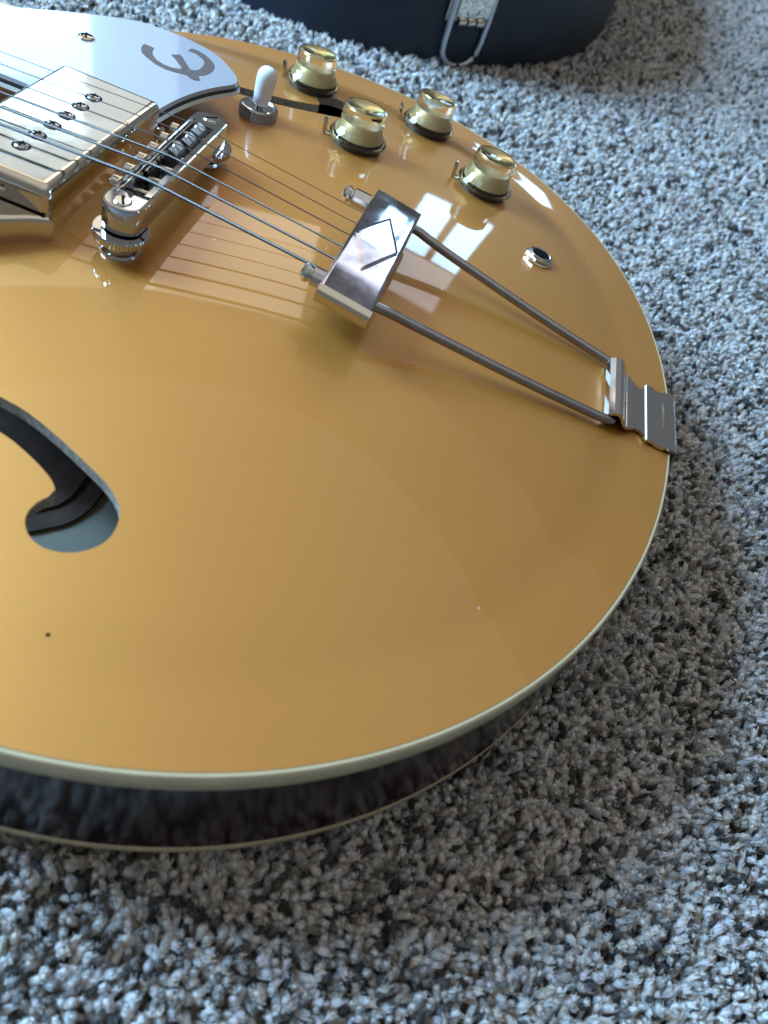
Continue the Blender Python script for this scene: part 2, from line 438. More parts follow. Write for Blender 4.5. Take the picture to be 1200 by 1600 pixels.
# brown bracing with a curved foot seen through the bass sound hole
curve = [(-120, -136), (-60, -135.5), (-30, -132), (-8, -127.5), (5.6, -122.3), (11.1, -118.2), (16.0, -113.1), (19.0, -105.9), (19.7, -98), (20, -80), (20, -50)]
cv = catmull(curve, 5)
g = G(); g.prism([(q[0], q[1]) for q in cv][::1]+[(120, -50), (120, 185), (-120, 185)], -35.9, -34.5)  # widened as a dark sheet that paints shade under the treble hole
g.build('brace_and_shade', MT['brace_and_shade'], back, bevel=0.5)
cv2 = offset_poly([(q[0], q[1]) for q in cv]+[(120, -50), (120, 175), (-120, 175)], -7)
g = G(); g.prism(cv2, -34.4, -33.4); g.build('brace_and_shade', MT['brace_and_shade'], back, bevel=0.5)

# ---------------------------------------------------------- pickguard
ZP = 26.0
gp = [(-101.5, 72.5), (-82.6, 88.8), (-61.3, 104.0), (-50, 107.2), (-39.6, 107.7), (-31.5, 106.5), (-23.7, 104.2), (-17, 100), (-11.4, 94.6), (-7.4, 89.8), (-5.6, 85.4), (-6.4, 81.2), (-9.2, 76.5), (-12.4, 70.6), (-15.3, 64), (-17.7, 57), (-20.0, 48), (-21.6, 38.6)]
outer = catmull(gp, 4)
guard = [(q[0], q[1]) for q in outer]+[(-22.0, 37.0), (-58.5, 37.0), (-59.0, 21.8), (-75.4, 22.4), (-110, 23), (-112, 36), (-150, 36), (-151, 24), (-196, 24), (-199, 28), (-196, 33)]+[(q[0], q[1]) for q in catmull([(-160, 42), (-130, 52), (-101.5, 72.5)], 4)][:-1]
guard = guard[::-1]
def ccw(p):
    return p if sum(p[i-1][0]*p[i][1]-p[i][0]*p[i-1][1] for i in range(len(p))) > 0 else p[::-1]
guard = ccw(guard)
def tri_prism(poly0, z0, poly1, z1):
    """prism with a triangulated (possibly concave) top"""
    n = len(poly0); g = G()
    vs = [(x, y, z0) for x, y in poly0]+[(x, y, z1) for x, y in poly1]
    fs = [(i, (i+1) % n, n+(i+1) % n, n+i) for i in range(n)]
    tri = geometry.tessellate_polygon([[Vector((x, y, 0)) for x, y in poly1]])
    for t in tri:
        a, b, c = [Vector(poly1[i]) for i in t]
        t = t if (b-a).cross(c-a) > 0 else t[::-1]
        fs.append(tuple(n+i for i in t)); fs.append(tuple(i for i in t[::-1]))
    g.add(vs, fs); return g
pg = tri_prism(offset_poly(guard, 0.55), ZP-1.3, guard, ZP).build('pickguard', MT['white'], guitar, angle=25)
tri_prism(offset_poly(guard, 1.15), ZP-2.5, offset_poly(guard, 0.55), ZP-1.302).build('black_ply', MT['black_ply'], pg, angle=25)
tri_prism(offset_poly(guard, 1.75), ZP-3.9, offset_poly(guard, 1.15), ZP-2.502).build('lower_ply', MT['ivory_ply'], pg, angle=25)
logo = [(-46.4, 82.1), (-47.2, 85.5), (-46.9, 87.4), (-42.7, 86.9), (-41.9, 82.9), (-40.2, 80.0), (-37.7, 77.5), (-34.2, 76.0), (-30.4, 76.0), (-27.5, 77.4), (-27.5, 79.1), (-31.8, 83.8), (-35.2, 86.8), (-32.5, 90.0), (-30.6, 88.2), (-27.3, 84.0), (-24.2, 80.3), (-22.4, 81.1), (-21.4, 83.9), (-21.5, 88.5), (-22.3, 91.8), (-24.2, 94.0), (-28.1, 96.4), (-31.2, 96.4), (-31.0, 99.5), (-28.5, 99.9), (-24.6, 98.5), (-21.1, 96.1), (-18.2, 92.7), (-16.8, 88.8), (-16.8, 84.2), (-17.9, 80.3), (-19.6, 78.1), (-19.2, 76.5), (-17.6, 74.2), (-19.8, 72.5), (-21.9, 73.1), (-23.9, 74.4), (-27.0, 73.4), (-31.6, 72.5), (-36.9, 73.6), (-41.8, 76.5), (-44.6, 78.7)]
logo = ccw(logo)
lo = tri_prism(logo, ZP+0.01, logo, ZP+0.10).build('emblem', MT['foil'], pg, smooth=False, angle=None)
lo['label'] = 'grey foil epsilon-shaped emblem'
def cross_screw(parent, M, r=2.7, h=0.9, name='screw', ang=20, mat='nickel'):
    g = G(); g.lathe([(r, -0.3), (r, 0.15*h), (r*0.9, 0.55*h), (r*0.62, 0.85*h), (0, h)], 28, M)
    o = g.build(name, MT[mat], parent, angle=50)
    g = G(); R = M @ Matrix.Rotation(rad(ang), 4, 'Z')
    g.box((-r*0.62, -r*0.13, 0.7*h), (r*0.62, r*0.13, h+0.03), R); g.box((-r*0.13, -r*0.62, 0.7*h), (r*0.13, r*0.62, h+0.04), R)
    g.build('cross_slot', MT['hole'], o, smooth=False, angle=None); return o
cross_screw(pg, frame((-66.2, 73.6, ZP)), 3.3, 1.2)
g = G(); g.tube([(-40, 96, ZP-4), (-40, 101, 18), (-42, 104, zs(-42, 104))], 1.6, 10); g.build('support_bracket', MT['rod'], pg)

# ---------------------------------------------------------- pickup
def rounded_rect(hx, hy, r, k=6):
    out = []
    for cx, cy, a0 in ((hx-r, hy-r, 0), (-hx+r, hy-r, 90), (-hx+r, -hy+r, 180), (hx-r, -hy+r, 270)):
        for i in range(k+1):
            a = rad(a0+90*i/k); out.append((cx+r*math.cos(a), cy+r*math.sin(a)))
    return out
def make_pickup(cx, cy, ztop, yaw, roll):
    M = frame((cx, cy, 0), yaw=yaw) @ Matrix.Translation((0, 0, ztop)) @ Matrix.Rotation(rad(roll), 4, 'X')
    g = G(); g.prism(rounded_rect(20.3, 42.2, 3.0), -20, 0, M, bev=3.0, inset=lambda d: rounded_rect(20.3-d, 42.2-d, max(0.5, 3.0-0.75*d)))
    pk = g.build('pickup', MT['nickel'], guitar, angle=30)
    pk['label'] = 'nickel single-coil pickup cover with six pole screws'
    for s in (-1, 1):                        # triangular mounting ears
        poly = [(-20.0, 41.6), (20.0, 41.6), (16.5, 46.2), (5.0, 57.0), (0, 59), (-5.0, 57.0), (-16.5, 46.2)]
        poly = ccw([(x, s*y) for x, y in poly])
        sm = catmull(poly, 4, closed=True)
        g = G(); g.prism([(q[0], q[1]) for q in sm], -20.5, -9.5, M, bev=1.6); ear = g.build('mounting_ear', MT['nickel'], pk, angle=30)
        cross_screw(ear, M @ Matrix.Translation((0, s*51, -9.5)), 2.6, 1.0)
    for i in range(6):
        L = M @ Matrix.Translation((1.3, 24.3-9.72*i, 0))
        g = G(); g.lathe([(3.1, -0.2), (3.1, 0.03), (2.55, 0.03), (2.5, -0.05)], 26, L); g.build('pole_hole', MT['hole'], pk, angle=40)
        cross_screw(pk, L, 2.5, 1.0, 'pole_screw', 10+17*i, 'chrome')
    return pk
make_pickup(-43.0, -0.6, 30.0, -3.0, -1.6)
neck_pickup = make_pickup(-131.0, 0, 28.5, 0, 0); del neck_pickup['label']

# ---------------------------------------------------------- strings
YB = [-25.2, -15.4, -5.8, 3.9, 13.6, 23.0]; YT = [-24.0, -14.4, -5.2, 4.0, 13.2, 22.2]
GA = [0.60, 0.47, 0.35, 0.23, 0.18, 0.145]
ZBR = [35.3, 35.3, 35.1, 34.9, 34.6, 34.2]
for i in range(6):
    yn = YB[i]*0.69
    g = G(); g.tube([(66, YT[i], 25.4), (62, YT[i], 25.8), (1.5, YB[i], ZBR[i]-0.2), (-0.5, YB[i], ZBR[i]), (-3, YB[i]*0.998, ZBR[i]), (-480, YB[i]+(yn-YB[i])*480/628, ZBR[i]-1.0)], GA[i], 10)
    g.build('string', MT['wound'] if i < 3 else MT['string'], guitar)

# ---------------------------------------------------------- bridge
def stadium(hx, hy, k=10):
    out = []
    for s in (1, -1):
        for i in range(k+1):
            a = rad((0 if s > 0 else 180)+180*i/k); out.append((hx*math.cos(a), s*(hy-hx*0.75)+hx*0.75*math.sin(a)))
    return out
BM = frame((-2.0, 0.6, 31.4), yaw=-2.0, roll=-1.4)
g = G()
ol = ccw(stadium(6.6, 42.5)); n = len(ol)
ch = ccw([(-3.9, -30.5), (3.9, -30.5), (3.9, 30.5), (-3.9, 30.5)])
# body: wall, bevelled rim and a top with a channel cut in it
t1 = offset_poly(ol, -0.7)
vs = [(x, y, -9.2) for x, y in ol]+[(x, y, -0.7) for x, y in ol]+[(x, y, -0.2) for x, y in offset_poly(ol, -0.22)]+[(x, y, 0) for x, y in t1]
fs = []
for k in range(3): fs += [(k*n+i, k*n+(i+1) % n, (k+1)*n+(i+1) % n, (k+1)*n+i) for i in range(n)]
fs.append(tuple(range(n))[::-1])
g.add(vs, fs, BM)
tri = geometry.tessellate_polygon([[Vector((x, y, 0)) for x, y in t1], [Vector((x, y, 0)) for x, y in ch[::-1]]])
al = [(x, y) for x, y in t1]+[(x, y) for x, y in ch[::-1]]
tf = []
for t in tri:
    a, b, c = [Vector(al[i]) for i in t]; tf.append(t if (b-a).cross(c-a) > 0 else t[::-1])
g.add([(x, y, 0) for x, y in al], tf, BM)
bridge = g.build('bridge', MT['chrome'], guitar, angle=28)
g = G()
cv_ = [(x, y, 0) for x, y in ch]+[(x, y, -6.5) for x, y in ch]
g.add(cv_, [((i+1) % 4, i, 4+i, 4+(i+1) % 4) for i in range(4)]+[(4, 5, 6, 7)], BM)
g.build('channel', MT['dark_metal'], bridge, angle=28)
bridge['label'] = 'chrome tune-style bridge with six saddles'
BI = BM.inverted()
for i in range(6):
    yl = (BI @ Vector((-1, YB[i], 34)))[1]
    rev = i >= 3
    xo = -0.6+0.35*((i*2) % 3)
    s = -1 if rev else 1
    zt = 3.0 if not rev else 2.7
    # wedge shaped saddle: a thin sharp wedge on the bass side, a blunt block on the treble side
    if not rev: prof = [(-3.2, -4.5), (0.9, -4.5), (0.9, -2.2), (0.1, zt-0.5), (-0.5, zt), (-1.0, zt-0.4), (-2.6, -0.2), (-3.2, -0.6)]
    else: prof = [(-1.6, -4.5), (3.6, -4.5), (3.6, -1.2), (2.6, 1.4), (0.6, zt-0.2), (0.0, zt), (-0.6, zt-0.3), (-1.6, 0.0)]
    g = G(); k = len(prof); hw = 3.9
    rows = []
    for yy, cut in ((-hw, 0), (-0.8, 0), (0, -0.75), (0.8, 0), (hw, 0)):
        rows.append([(px+xo, yl+yy, pz+(cut if pz > zt-1 else 0)) for px, pz in prof])
    vs = [q for r_ in rows for q in r_]; fs = []
    for a in range(4):
        for b in range(k):
            c = (b+1) % k; fs.append((a*k+b, a*k+c, (a+1)*k+c, (a+1)*k+b))
    fs.append(tuple(range(k))[::-1]); fs.append(tuple(4*k+b for b in range(k)))
    g.add(vs, fs, BM)
    sd = g.build('saddle', MT['knurl'] if rev else MT['chrome'], bridge, angle=20)
    # adjusting screw running through the channel, slotted head on the pickup side
    g = G(); g.tube([(-8.2, yl, -1.6), (3.9, yl, -1.6)], 0.95, 12, BM)
    L = BM @ Matrix.Translation((-6.5, yl, -1.6)) @ Matrix.Rotation(rad(-90), 4, 'Y')
    g.lathe([(2.3, 0.0), (2.35, 0.5), (2.35, 2.4), (2.0, 2.8), (0, 2.9)], 20, L)
    sc = g.build('saddle_screw', MT['nickel'], bridge)
    g = G(); g.box((-0.4, -2.1, 2.2), (0.4, 2.1, 2.96), L @ Matrix.Rotation(rad(40*i), 4, 'Z')); g.build('slot', MT['hole'], sc, smooth=False, angle=None)
g = G(); g.tube([(-4.8, -33, 0.1), (-5.0, -31, 0.7), (-5.0, 31, 0.7), (-4.8, 33, 0.1)], 0.42, 8, BM); g.build('retaining_wire', MT['chrome'], bridge)
for s in (-1, 1):
    yl = s*37.6; top = BM @ Vector((0, yl, 0)); zt = top.z; zb = zs(top.x, top.y)
    L = Matrix.Translation((top.x, top.y, 0))
    g = G(); g.lathe([(2.9, zt-1), (2.9, zt+0.2), (2.5, zt+0.55), (0, zt+0.6)], 24, L); st = g.build('post', MT['chrome'], bridge)
    g = G(); g.box((-0.45, -2.6, zt+0.3), (0.45, 2.6, zt+0.66), L @ Matrix.Rotation(rad(25 if s < 0 else -50), 4, 'Z')); g.build('slot', MT['hole'], st, smooth=False, angle=None)
    zw = zt-13.2
    kn = lambda a, k: 1+(0.012*math.copysign(1, math.sin(a*44)) if 1 <= k <= 4 else 0)
    g = G(); g.lathe([(3, zw), (8.0, zw), (9.2, zw+0.8), (9.3, zw+1.4), (9.3, zw+2.8), (8.9, zw+3.4), (3, zw+3.4)], 176, L, kn)
    g.build('thumbwheel', MT['chrome'], bridge, angle=30)
    g = G(); g.lathe([(3.2, zw+3.3), (3.2, zt-9)], 24, L); g.build('post_thread', MT['knurl'], bridge)
    g = G(); g.lathe([(6.6, zb-1), (6.7, zb+0.5), (6.3, zb+1.3), (5.2, zb+1.6), (5.0, zw+0.1), (0, zw+0.1)], 36, L); g.build('post_bushing', MT['chrome'], bridge)

# ---------------------------------------------------------- tailpiece
FF, FN, BF, BN = Vector((67.9, 40.6, 27.0)), Vector((64.6, -38.6, 30.7)), Vector((85.9, 37.0, 25.2)), Vector((82.6, -41.0, 28.9))
def pl(u, v, w=0):     # u across the strings (0 treble .. 1 bass), v front to back, w above the plate
    a = FF.lerp(FN, u); b = BF.lerp(BN, u); nn = (BF-FF).cross(FN-FF).normalized()
    if nn.z < 0: nn = -nn
    return a.lerp(b, v)+nn*(w+1.2*(1-(2*u-1)**2))
g = G()
nu, prof = 24, [(-0.03, -7.0), (-0.035, -0.9), (-0.02, -0.3), (0.015, -0.03), (0.04, 0.0), (0.5, 0.0), (0.96, 0.0), (0.985, -0.03), (1.02, -0.3), (1.03, -0.9), (1.03, -4.5)]
vs, fs = [], []
for i in range(nu+1):
    for v_, w_ in prof: vs.append(pl(i/nu, v_, w_))
k = len(prof)
for i in range(nu):
    for j in range(k-1): fs.append((i*k+j, i*k+j+1, (i+1)*k+j+1, (i+1)*k+j))
g.add(vs, fs)
tail = g.build('tailpiece', MT['smudged'], guitar, angle=30)
tail['label'] = 'chrome trapeze tailpiece with diamond plate and two rods'
for u0, u1, nm in ((1.0, 1.045, 1), (0.0, -0.045, -1)):          # rolled ends of the plate
    g = G(); vs, fs = [], []
    arc = [(0.0, 0.0), (0.012, -0.15), (0.026, -0.7), (0.034, -1.6), (0.036, -2.8), (0.030, -3.8), (0.030, -5.4)]
    for du, w_ in arc:
        for v_ in (-0.035, 0.25, 0.5, 0.75, 1.03): vs.append(pl(u0+du*nm, v_, w_))
    for a in range(len(arc)-1):
        for b in range(4): fs.append((a*5+b, a*5+b+1, (a+1)*5+b+1, (a+1)*5+b))
    g.add(vs, fs); g.build('rolled_edge', MT['nickel'], tail)
# raised diamond
dm = [(0.5+0.285, 0.5), (0.5, 1.0-0.02), (0.5-0.285, 0.5), (0.5, 0.02)]
g = G()
nd = 14; vs = []; fs = []
for a in range(nd+1):
    for b in range(nd+1):
        p_, q_ = -1+2*a/nd, -1+2*b/nd
        rim_ = a in (0, nd) or b in (0, nd)
        f_ = 1.0 if rim_ else 0.975
        vs.append(pl(0.5+0.285*(p_+q_)/2*f_, 0.5+0.485*(p_-q_)/2*f_, 0.0 if rim_ else 0.32))
for a in range(nd):
    for b in range(nd):
        k0 = a*(nd+1)+b; fs.append((k0, k0+1, k0+nd+2, k0+nd+1))
g.add(vs, fs); g.build('diamond', MT['smudged'], tail, angle=12)
for s in (-1, 1):
    yo = -2.2 if s < 0 else -1.4
    pts = [(60, s*29+yo, 26.6), (84, s*28.6+yo, 24.2), (92, s*27.6+yo, 22.6), (104, s*26+yo, 19.8), (140, s*22+yo, 12.4), (168, s*18.9+yo, 7.4), (174.5, s*18.0+yo, 6.4), (178, s*16.5+yo, 5.8), (179.5, s*12+yo, 5.6)]
    g = G(); g.tube(catmull(pts, 4), 1.75, 14); rod = g.build('trapeze_rod', MT['rod'], tail)
    d = Vector((-24, 0.4*-s, 2.4)).normalized(); q = Vector((0, 0, 1)).rotation_difference(d).to_matrix().to_4x4()
    L = Matrix.Translation((66.5, s*29+yo, 26.6)) @ q
    g = G(); g.lathe([(3.4, 0), (3.4, 6.4), (2.6, 6.8), (2.6, 7.4), (3.1, 7.8), (3.2, 8.8), (2.7, 9.9), (1.4, 10.6), (0, 10.8)], 12, L)
    g.build('rod_nut', MT['chrome'], rod, angle=25)
# hinge strap over the tail end
YC = -2.0
hp = [(175.6, 2.4, 17.6), (174.6, 4.2, 17.6), (174.5, 6.6, 17.6), (175.4, 8.6, 17.6), (177.2, 9.7, 17.6), (179.2, 9.9, 17.6), (180.8, 9.2, 17.6), (182.0, 7.6, 17.5), (183.2, 5.9, 17.2), (185.0, 4.7, 16.6), (187.0, 3.9, 14.8), (189.0, 3.4, 13.2), (190.8, 3.1, 12.9),
      (192.2, 2.9, 14.0), (192.9, 2.8, 16.6), (193.4, 3.3, 17.0), (196.8, 3.0, 17.0), (197.3, 2.3, 17.0), (200.6, 2.0, 17.0), (201.2, 2.8, 17.0), (203.6, 2.6, 17.0), (205.6, 2.2, 17.0), (206.6, 1.4, 17.0), (207.1, 0.0, 17.0), (207.2, -6, 17.0), (207.2, -24, 15.5)]
def ribbon(hp, th, name, mat, parent):
    g = G(); vs, fs = [], []
    n = len(hp); P = [Vector((x, 0, z)) for x, z, w in hp]
    for i in range(n):
        t = (P[min(n-1, i+1)]-P[max(0, i-1)]).normalized(); nn = Vector((-t.z, 0, t.x))
        if nn.z < 0 and i > 6: nn = nn
        w = hp[i][2]; a = P[i]; b = P[i]-nn*th
        for q, y in ((a, w), (a, -w), (b, -w), (b, w)): vs.append((q.x, y+YC, q.z))
    for i in range(n-1):
        for k in range(4):
            l = (k+1) % 4; fs.append((i*4+k, i*4+l, (i+1)*4+l, (i+1)*4+k))
    fs += [(0, 1, 2, 3), tuple((n-1)*4+k for k in (3, 2, 1, 0))]
    g.add(vs, fs); bm_o = g.build(name, mat, parent, angle=24)
    bm = bmesh.new(); bm.from_mesh(bm_o.data); bmesh.ops.recalc_face_normals(bm, faces=bm.faces); bm.to_mesh(bm_o.data); bm.free()
    bm_o.data.shade_smooth(); bm_o.data.set_sharp_from_angle(angle=rad(24))
    return bm_o
ribbon(hp, 1.1, 'hinge_strap', MT['chrome'], tail)

# ---------------------------------------------------------- controls
def make_knob(x, y, ptr):
    M = on_top(x, y, 0, 0.8)
    g = G(); g.lathe([(11.2, 0.1), (11.4, 0.8), (11.4, 2.3), (9, 2.55)], 40, M); 
    base = g
    g2 = G(); g2.lathe([(0, 3.4), (9.3, 3.4), (9.2, 4.4), (8.3, 6.4), (7.5, 8.0), (7.1, 9.2), (6.8, 9.9), (4.5, 9.8), (3.0, 9.4), (0, 9.3)], 48, M)
    kn = g2.build('control_knob', MT['gold'], guitar, angle=30)
    base.build('gap_shade', MT['gap_shade_dark'], kn)  # dark ring stands in for the shadowed gap under the skirt
    g = G(); g.lathe([(0, 2.6), (13.0, 2.6), (13.3, 2.9), (13.35, 3.7), (12.6, 5.2), (11.2, 7.0), (10.2, 8.2), (9.85, 9.2), (9.8, 9.8), (9.75, 16.1), (9.5, 16.9), (8.9, 17.2), (0, 17.2)], 56, M)
    g.build('clear_shell', MT['clear'], kn, angle=28)
    g = G(); g.lathe([(0, 15.3), (7.9, 16.2), (8.1, 16.0), (8.1, 15.7), (0, 14.9)], 48, M); g.build('disc_insert', MT['spun'], kn, angle=25)
    P = M @ Matrix.Rotation(rad(ptr), 4, 'Z')
    g = G(); g.box((9, -1.6, 0.15), (15.2, 1.6, 0.75), P)
    g.add([(14.2, -1.3, 0.2), (16.0, -1.3, 0.2), (16.0, 1.3, 0.2), (14.2, 1.3, 0.2), (15.0, -0.8, 7.4), (16.7, -0.8, 7.4), (16.7, 0.8, 7.4), (15.0, 0.8, 7.4)],
          [(3, 2, 1, 0), (4, 5, 6, 7), (0, 1, 5, 4), (1, 2, 6, 5), (2, 3, 7, 6), (3, 0, 4, 7)], P)
    g.build('pointer', MT['nickel'], kn, bevel=0.15)
    # printed round numeral on the front of the skirt
    th = rad(255); L = M @ Matrix.Translation((11.75*math.cos(th), 11.75*math.sin(th), 6.35)) @ Matrix.Rotation(th, 4, 'Z') @ Matrix.Rotation(rad(50), 4, 'Y')
    g = G(); g.tube([(1.0*math.cos(a), 0.65*math.sin(a), 0.10) for a in [2*math.pi*i/20 for i in range(21)]], 0.14, 6, L); g.build('numeral_mark', MT['ivory_ply'], kn)
    return kn
KN = [(13.0, 154.4, 172, 'gold hat knob nearest the selector switch and the case'), (47.2, 104.6, 182, 'gold hat knob beside the end of the sound hole'),
      (73.2, 160.4, 176, 'gold hat knob at the rim between two others'), (108.4, 115.6, 178, 'gold hat knob nearest the output jack')]
for x, y, a, lb in KN:
    k = make_knob(x, y, a); k['label'] = lb

M = on_top(3.2, 94.5, 0, 0.8)
kn = lambda a, k: 1+(0.010*math.copysign(1, math.sin(a*36)) if 1 <= k <= 3 else 0)
g = G(); g.lathe([(8.5, 0), (8.5, 0.4), (8.4, 0.6), (8.4, 4.0), (8.0, 4.6), (7.0, 4.7), (6.3, 4.0), (6.0, 2.0), (0, 1.2)], 144, M, kn)
tg = g.build('toggle_switch', MT['knurl'], guitar, angle=30); tg['label'] = 'white-tipped selector switch in a knurled ring'
g = G(); g.lathe([(8.35, 4.1), (8.0, 4.65), (7.1, 4.78), (6.4, 4.1), (6.1, 2.2)], 60, M); g.build('ring_nut', MT['chrome'], tg)
Lv = M @ Matrix.Translation((0, 0, -1.3)) @ Matrix.Rotation(rad(4), 4, 'Y') @ Matrix.Rotation(rad(2), 4, 'X')
g = G(); g.lathe([(1.7, 0.8), (1.6, 8.8)], 18, Lv); g.build('lever', MT['chrome'], tg)
g = G(); g.lathe([(0, 7.0), (3.2, 7.0), (3.5, 7.4), (3.9, 11), (4.25, 16), (4.3, 18.5), (3.95, 20.6), (3.0, 22.1), (1.5, 22.9), (0, 23.1)], 32, Lv); g.build('switch_tip', MT['toggle'], tg, angle=50)

M = on_top(140.6, 73.4, 12)
g = G(); g.lathe([(6.9, 0), (6.9, 0.6), (6.5, 0.8), (3.5, 0.8)], 40, M); jk = g.build('output_jack', MT['nickel'], guitar); jk['label'] = 'chrome output jack with hexagon nut'
g = G(); hexo = [(6.4*math.cos(rad(60*i)), 6.4*math.sin(rad(60*i))) for i in range(6)]
n = 6; hi = [(3.9*math.cos(rad(60*i)), 3.9*math.sin(rad(60*i))) for i in range(6)]
g.prism(hexo, 0.8, 2.4, M, bev=0.35); g.build('hex_nut', MT['chrome'], jk, angle=25)
g = G(); g.lathe([(4.9, 2.3), (4.9, 2.7), (4.7, 2.85), (4.2, 2.85), (4.0, 2.75), (4.0, 2.3)], 36, M); g.build('barrel', MT['chrome'], jk)
g = G(); g.lathe([(4.1, 2.3), (4.1, 2.72), (0, 2.72)], 30, M); g.build('socket', MT['hole'], jk)

g = G(); g.lathe([(0.55, 0.0), (0.55, 0.06), (0, 0.08)], 10, on_top(38.5, -173.4)); g.build('paint_chip', MT['hole'], body_top)

# ---------------------------------------------------------- neck (outside the picture, carries the strings)
g = G()
prof = [(-26, 0), (-26, 5), (-20, 6.5), (0, 7.2), (20, 6.5), (26, 5), (26, 0)]
vs = [(-480, y*0.9, 22+z) for y, z in prof]+[(-195, y*1.05, 22+z) for y, z in prof]; k = len(prof)
fs = [(i, (i+1) % k, k+(i+1) % k, k+i) for i in range(k)]+[tuple(range(k))[::-1], tuple(range(k, 2*k))]
g.add(vs, fs); fb = g.build('fingerboard', MT['rosewood'], guitar, angle=60)
g = G(); vs = []; sec = [(24.5, 22), (23, 12), (16, 3), (0, -1), (-16, 3), (-23, 12), (-24.5, 22)]; k = len(sec)
for x, s in ((-480, 0.92), (-300, 1.0), (-246, 1.04)): vs += [(x, y*s, z) for y, z in sec]
fs = []
for a in range(2): fs += [(a*k+i, a*k+(i+1) % k, (a+1)*k+(i+1) % k, (a+1)*k+i) for i in range(k)]
g.add(vs, fs); g.build('neck', MT['side'], guitar)

# ------------------------------------------------------------------ guitar case
cb = (0.0, 600.0)
case = bpy.data.objects.new('guitar_case', None); C.objects.link(case); case.location = (cb[0]*S, cb[1]*S, 0.003)
tag(case, 'black rounded guitar case with a wire latch lying behind the guitar', 'case')
co = [(-98, 383), (-67, 378), (-29, 380), (17, 393), (63, 418), (91, 441), (120, 473), (145, 513), (163, 554), (178, 613), (184, 658), (186, 743), (176, 830), (140, 920), (70, 990), (-30, 1030), (-140, 1030), (-240, 985), (-330, 900), (-420, 830), (-560, 800), (-680, 740), (-720, 640), (-690, 540), (-600, 470), (-480, 450), (-380, 470), (-290, 470), (-200, 430), (-140, 397)]
co = ccw([(q[0]-cb[0], q[1]-cb[1]) for q in catmull(co, 5, closed=True)])
def shell(z0, z1, rb, rt, inset, name, mat):
    g = G(); rings = []
    for t in (0, .25, .5, .75, 1): a = t*math.pi/2; rings.append((rb*(1-math.sin(a))+inset, z0+rb*(1-math.cos(a))))
    for t in (0, .25, .5, .75, 1): a = t*math.pi/2; rings.append((rt*(1-math.cos(a))+inset, z1-rt+rt*math.sin(a)))
    n = len(co); vs, fs = [], []
    for d, z in rings: vs += [(x, y, z) for x, y in offset_poly(co, -d)]
    for k in range(len(rings)-1): fs += [(k*n+i, k*n+(i+1) % n, (k+1)*n+(i+1) % n, (k+1)*n+i) for i in range(n)]
    tri = geometry.tessellate_polygon([[Vector((x, y, 0)) for x, y in offset_poly(co, -rings[-1][0])]])
    for t in tri:
        a, b, c = [Vector(vs[(len(rings)-1)*n+i][:2]) for i in t]
        t = t if (b-a).cross(c-a) > 0 else t[::-1]; fs.append(tuple((len(rings)-1)*n+i for i in t))
    g.add(vs, fs); return g.build(name, mat, case, angle=50, zoff=0)
shell(0, 58, 6, 1.5, 0, 'case_base', MT['vinyl'])
shell(59, 108, 1.5, 18, 0.0, 'case_lid', MT['vinyl'])
g = G(); n = len(co); a_ = offset_poly(co, 0.8); b_ = offset_poly(co, -1)
g.add([(x, y, 57.2) for x, y in b_]+[(x, y, 57) for x, y in a_]+[(x, y, 60) for x, y in a_]+[(x, y, 60.2) for x, y in b_], [(k*n+i, k*n+(i+1) % n, (k+1)*n+(i+1) % n, (k+1)*n+i) for k in range(3) for i in range(n)])
g.build('seam_trim', MT['black_ply'], case, zoff=0)
# latch on the wall facing the camera
px_, py_ = 66.0-cb[0], 421.0-cb[1]
tdir = Vector((28, 23, 0)).normalized(); ndir = Vector((tdir.y, -tdir.x, 0))
LM = Matrix(((tdir.x, ndir.x, 0, px_), (tdir.y, ndir.y, 0, py_), (0, 0, 1, 0), (0, 0, 0, 1)))   # local x along the wall, y out of it
g = G(); g.box((-20, -0.5, 36), (20, 1.6, 56), LM); lt = g.build('latch', MT['nickel'], case, bevel=0.6, zoff=0)
g = G(); g.box((-14.5, 1.6, 41), (14.5, 6.5, 70), LM); g.build('latch_lever', MT['nickel'], lt, bevel=1.2, zoff=0)
for i in range(3):
    g = G(); g.lathe([(3.3, -3.2), (3.5, -2.8), (3.5, 2.8), (3.3, 3.2)], 20, LM @ Matrix.Translation((-8+8*i, 4.2, 38.0)) @ Matrix.Rotation(rad(90), 4, 'Y')); g.build('latch_barrel', MT['nickel'], lt, zoff=0)
wire = [(q[0]*1.3, q[1], q[2]+5) for q in [(-12.5, 3.6, 56), (-12.8, 3.6, 36), (-12.5, 3.4, 18)]+[(-12*math.cos(a), 3.2, 13-12.5*math.sin(a)) for a in [math.pi*i/12 for i in range(13)]]+[(12.5, 3.4, 18), (12.8, 3.6, 36), (12.5, 3.6, 56)]]
g = G(); g.tube([tuple(LM @ Vector(q)) for q in wire], 2.1, 12); g.build('wire_bail', MT['zinc'], lt, zoff=0)
g = G(); g.lathe([(0, 0), (5, 0), (6, 1.5), (5, 4), (0, 5.5)], 20, Matrix.Translation((185-cb[0], 690-cb[1], 45)) @ Matrix.Rotation(rad(90), 4, 'Y')); g.build('rubber_foot', MT['black_ply'], case, zoff=0)

